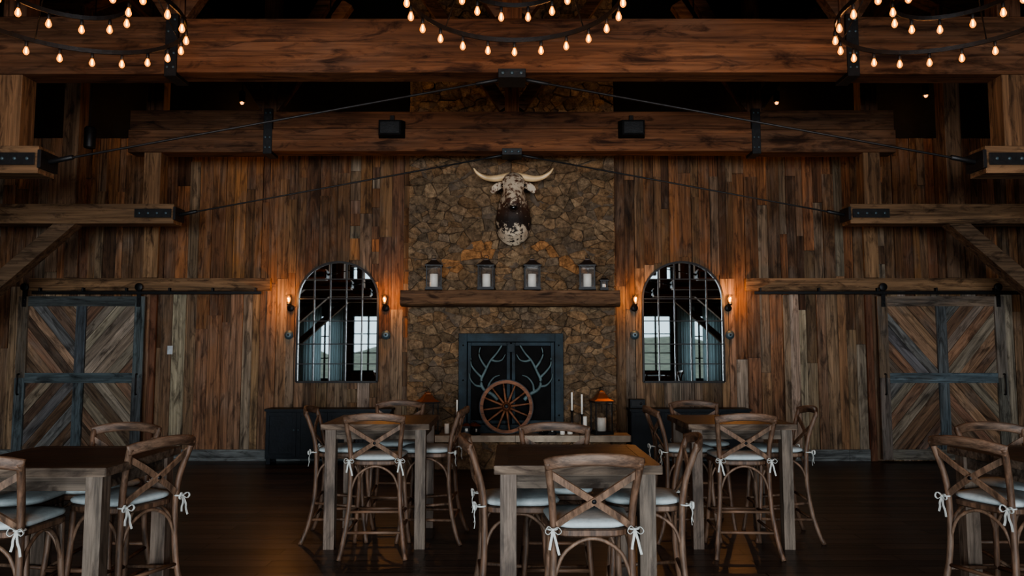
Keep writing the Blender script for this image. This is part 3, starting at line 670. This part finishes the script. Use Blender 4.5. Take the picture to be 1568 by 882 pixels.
for s_ in(-1,1):
    mb=MB(); mb.lathe([(.03,.15),(.045,.14),(.055,.0),(.055,-.02),(.045,-.02),(.04,.05)],(0,0,0),18,0,axis='Y'); mb.tube([(0,.1,.03),(0,.1,.9)],.008,6,0,up=(1,0,0))
    o=mb.build('track_spotlight',[m_iron],0,(s_*2.35,9.3,5.62)); 
    ld=bpy.data.lights.new('track_light','SPOT'); ld.energy=38; ld.color=(1,.62,.36); ld.spot_size=math.radians(140); ld.spot_blend=.9; ld.shadow_soft_size=.04
    lo=bpy.data.objects.new('lamp',ld); SC.collection.objects.link(lo); lo.parent=o; lo.location=(0,.22,.0)
    d=Vector((-s_*1.2,1.75,.4)); lo.rotation_euler=d.to_track_quat('-Z','Y').to_euler()

# ------------------------------------------------------------------ chandeliers
def chandelier(cx,cy,cz,r_):
    mb=MB()
    def ringp(r,z,n=64): return [(r*math.cos(2*math.pi*k/n),r*math.sin(2*math.pi*k/n),z) for k in range(n)]
    mb.sweep(ringp(r_,0),.012,.036,(0,0,1),0,closed=True)
    mb.sweep(ringp(r_*.52,.12,48),.012,.034,(0,0,1),0,closed=True)
    def bulb(x,y,z):
        mb.lathe([(.010,0),(.013,-.01),(.013,-.04),(.010,-.045)],(x,y,z),10,0)
        mb.lathe([(.009,-.045),(.013,-.055),(.022,-.08),(.021,-.095),(.012,-.108),(.003,-.112)],(x,y,z),12,1)
        mb.lathe([(.003,-.052),(.006,-.06),(.008,-.09),(.003,-.1)],(x,y,z),6,2)
    for k in range(22): a=2*math.pi*(k+.5)/22; bulb(r_*math.cos(a),r_*math.sin(a),-.02)
    for k in range(12): a=2*math.pi*(k+.5)/12; bulb(r_*.52*math.cos(a),r_*.52*math.sin(a),.10)
    for k in range(4):
        a=math.pi/4+math.pi/2*k; c,s_=math.cos(a),math.sin(a)
        mb.tube([(r_*c,r_*s_,.01),(.03*c,.03*s_,1.3)],.006,6,0,up=(-s_,c,0))
    mb.tube([(0,0,1.25),(0,0,4.0)],.008,6,0,up=(1,0,0)); mb.lathe([(.05,1.24),(.06,1.27),(.03,1.33)],(0,0,0),14,0)
    o=mb.build('ring_chandelier',[m_iron,m_bulb,m_filament],0,(cx,cy,cz))
    for k in range(0,22,4):
        a=2*math.pi*(k+.5)/22
        ld=bpy.data.lights.new('bulb_light','POINT'); ld.energy=6; ld.color=(1,.42,.15); ld.shadow_soft_size=.015
        lo=bpy.data.objects.new('bulb_lamp',ld); SC.collection.objects.link(lo); lo.parent=o; lo.location=(r_*math.cos(a),r_*math.sin(a),-.16)
chandelier(.02,5.15,4.17,.76); chandelier(-3.27,5.3,4.15,.82); chandelier(3.25,5.3,4.15,.82)

# ------------------------------------------------------------------ tables
def table():
    mb=MB(); h=.455; H=1.04; c1=(.105,.083,.065)
    n=6; w=(2*h-.14)/n
    for k in range(n):
        mb.box(-h+.07,h-.07,-h+.07+k*w,-h+.07+(k+1)*w-.002,H-.042,H,1,(.040*U(.8,1.2),.027,.02))
    for s_ in(-1,1):
        mb.box(-h,h,*sorted((s_*h,s_*(h-.07))),H-.045,H+.001,1,(.054,.038,.028))
        mb.box(*sorted((s_*h,s_*(h-.07))),-h+.07,h-.07,H-.045,H+.001,1,(.054,.038,.028))
        mb.box(*sorted((s_*h,s_*(h+.004))),-h,h,H-.047,H-.002,3,(.135,.1,.074)); mb.box(-h,h,*sorted((s_*h,s_*(h+.004))),H-.047,H-.002,3,(.135,.1,.074))
        mb.box(-h+.1,h-.1,*sorted((s_*(h-.05),s_*(h-.075))),H-.13,H-.045,3,c1)
        mb.box(*sorted((s_*(h-.05),s_*(h-.075))),-h+.1,h-.1,H-.13,H-.045,3,c1)
        for t in(-1,1):
            mb.box(*sorted((s_*(h-.03),s_*(h-.12))),*sorted((t*(h-.03),t*(h-.12))),0,H-.045,0,(.13*U(.9,1.1),.10,.077))
    return mb.build('pub_table',[m_table,m_tablet,m_iron,m_beamx],.003)
tb=table(); tb.location=(.36,4.6,0)
TBL=[(-1.16,6.86),(1.95,6.86),(-2.62,4.52),(3.32,4.55)]
for i,(x,y) in enumerate(TBL): inst(tb,'pub_table.%03d'%(i+1),(x,y,0),[0.01,-.01,.0,.02][i])

# ------------------------------------------------------------------ chairs
def chair():
    mb=MB(); cc=(.125,.070,.043); ce=(.15,.090,.058)
    def rr(hw_f,hw_b,y0,y1,z,rad=.11,n=6):
        P=[]
        for (cx,cy,a0) in((hw_f-rad,y1-rad,0),(-(hw_f-rad),y1-rad,90),(-(hw_b-rad),y0+rad,180),(hw_b-rad,y0+rad,270)):
            for k in range(n+1):
                a=math.radians(a0+90*k/n); P.append((cx+rad*math.cos(a),cy+rad*math.sin(a),z))
        return P
    def slab(levels,mat,col,smooth=False,crown=0):
        vs=[];n=len(levels[0])
        for l in levels: vs+=l
        fs=[]
        for i in range(len(levels)-1):
            for k in range(n): l=(k+1)%n; fs.append((i*n+k,i*n+l,(i+1)*n+l,(i+1)*n+k))
        fs.append(tuple(range(n-1,-1,-1)))
        top=(len(levels)-1)*n; c=len(vs); vs.append((0,0,levels[-1][0][2]+crown))
        for k in range(n): fs.append((top+k,top+(k+1)%n,c))
        mb.add(vs,fs,mat,col,smooth)
    slab([rr(.215,.19,-.2,.215,.725),rr(.23,.205,-.215,.23,.735),rr(.23,.205,-.215,.23,.76),rr(.215,.19,-.2,.215,.765)],0,cc)
    z=.766
    slab([rr(.2,.185,-.185,.215,z),rr(.222,.205,-.205,.238,z+.010),rr(.226,.208,-.208,.242,z+.022),rr(.218,.2,-.2,.234,z+.034),rr(.17,.155,-.15,.185,z+.043,.1),rr(.08,.075,-.07,.09,z+.046,.06)],1,(.5,.5,.5),True,.001)
    for s_ in(-1,1):
        post=cr([(s_*.262,-.315,0),(s_*.235,-.255,.16),(s_*.205,-.21,.42),(s_*.197,-.205,.72),(s_*.205,-.225,.9),(s_*.225,-.275,1.06),(s_*.232,-.295,1.11)],5)
        mb.tube(post,.0195,10,0,cc,up=(1,0,0))
        leg=cr([(s_*.235,.245,0),(s_*.215,.215,.2),(s_*.195,.19,.5),(s_*.19,.185,.735)],5)
        mb.tube(leg,.018,10,0,cc,up=(1,0,0))
        xs=cr([(s_*.215,-.268,1.05),(s_*.11,-.275,.985),(0,-.262-.006*s_,.915),(-s_*.11,-.235,.845),(-s_*.185,-.215,.79)],5)
        mb.sweep(xs,.034,.013,(0,1,.25),0,ce)
        mb.tube([(s_*.212,-.222,.34),(s_*.208,.205,.30)],.012,8,0,cc,up=(0,0,1)); mb.tube([(s_*.22,-.235,.2),(s_*.215,.215,.2)],.012,8,0,cc)
        mb.tube(cr([(s_*.203,-.208,.5),(s_*.2,-.16,.64),(s_*.195,-.05,.715),(s_*.195,.05,.715),(s_*.193,.14,.64),(s_*.195,.19,.5)],5),.010,8,0,ce,up=(1,0,0))
        bx,by,bz=s_*.205,-.225,.775
        mb.tube([(bx+.026*math.cos(a),by+.026*math.sin(a),bz) for a in [2*math.pi*k/12 for k in range(12)]],.005,6,2,closed=True)
        for t,(dx,dz) in enumerate(((.042,.015),(-.038,.02))):
            mb.sweep(cr([(bx,by-.025,bz),(bx+dx*.6,by-.04,bz+dz),(bx+dx,by-.04,bz-.005),(bx+dx*.6,by-.035,bz-.02),(bx,by-.025,bz)],4),.003,.011,(0,1,0),2)
        for dx,l in((.022,.12),(-.012,.095)):
            mb.sweep(cr([(bx,by-.025,bz),(bx+dx*.6,by-.04,bz-l*.4),(bx+dx,by-.035,bz-l*.7),(bx+dx*1.4,by-.04,bz-l)],4),.012,.003,(0,1,0),2)
        mb.lathe([(.004,-.008),(.009,-.005),(.01,.004),(.004,.008)],(bx,by-.028,bz),8,2)
    top=cr([(-.243,-.285,1.10),(-.17,-.318,1.118),(-.06,-.34,1.13),(.06,-.34,1.13),(.17,-.318,1.118),(.243,-.285,1.10)],5)
    sec=[(-.5,-.35),(-.3,-.5),(.3,-.5),(.5,-.35),(.5,.35),(.3,.5),(-.3,.5),(-.5,.35)]
    mb.sweep(top,.024,.062,(0,0,1),3,cc,sec,True)
    mb.lathe([(.012,-.012),(.013,0),(.012,.012)],(0,-.266,.915),12,4,axis='Y')
    mb.tube([(-.208,.205,.30),(.208,.205,.30)],.014,8,3,cc); mb.tube([(-.21,-.218,.36),(.21,-.218,.36)],.012,8,3,cc); mb.tube([(-.222,-.238,.2),(.222,-.238,.2)],.012,8,3,cc)
    for y in(-.206,.188): mb.tube(cr([(-.2,y,.5),(-.15,y,.64),(-.05,y,.712),(.05,y,.712),(.15,y,.64),(.2,y,.5)],5),.010,8,0,ce,up=(0,1,0))
    return mb.build('bar_chair',[m_chair,m_cush,m_ribbon,m_chairx,m_iron])
ch=chair(); P=math.pi; ch.location=(.40,4.08,0); ch.rotation_euler=(0,0,.03)
CH=[(.03,4.62,-P/2+.08),(.80,4.66,P/2-.10),(.29,5.00,P-.02),
(-1.12,6.42,.03),(-1.52,6.88,-P/2+.06),(-.74,6.85,P/2-.06),(-1.12,7.3,P),
(1.90,6.42,-.04),(1.55,6.88,-P/2+.06),(2.38,6.88,P/2-.05),(1.82,7.3,P),
(-2.66,4.03,.05),(-2.34,4.62,P/2-.38),(-3.0,4.6,-P/2+.1),(-2.70,5.0,P-.05),
(2.95,4.60,-P/2+.38),(3.35,5.03,P),(3.78,4.6,P/2)]
for i,(x,y,r_) in enumerate(CH): inst(ch,'bar_chair.%03d'%(i+1),(x,y,0),r_)

# ------------------------------------------------------------------ world, camera
w=bpy.data.worlds.new('world'); SC.world=w; w.use_nodes=True
w.node_tree.nodes['Background'].inputs[0].default_value=(.64,.79,.87,1); w.node_tree.nodes['Background'].inputs[1].default_value=2.2
cam=bpy.data.cameras.new('camera'); co=bpy.data.objects.new('camera',cam); SC.collection.objects.link(co)
co.location=(0,0,1.67); co.rotation_euler=(math.radians(94.67),0,0); cam.lens=26.4; cam.sensor_width=36; cam.clip_end=200
SC.camera=co
SC.view_settings.view_transform='AgX'
try: SC.view_settings.look='AgX - Medium High Contrast'
except Exception: pass
SC.view_settings.exposure=0
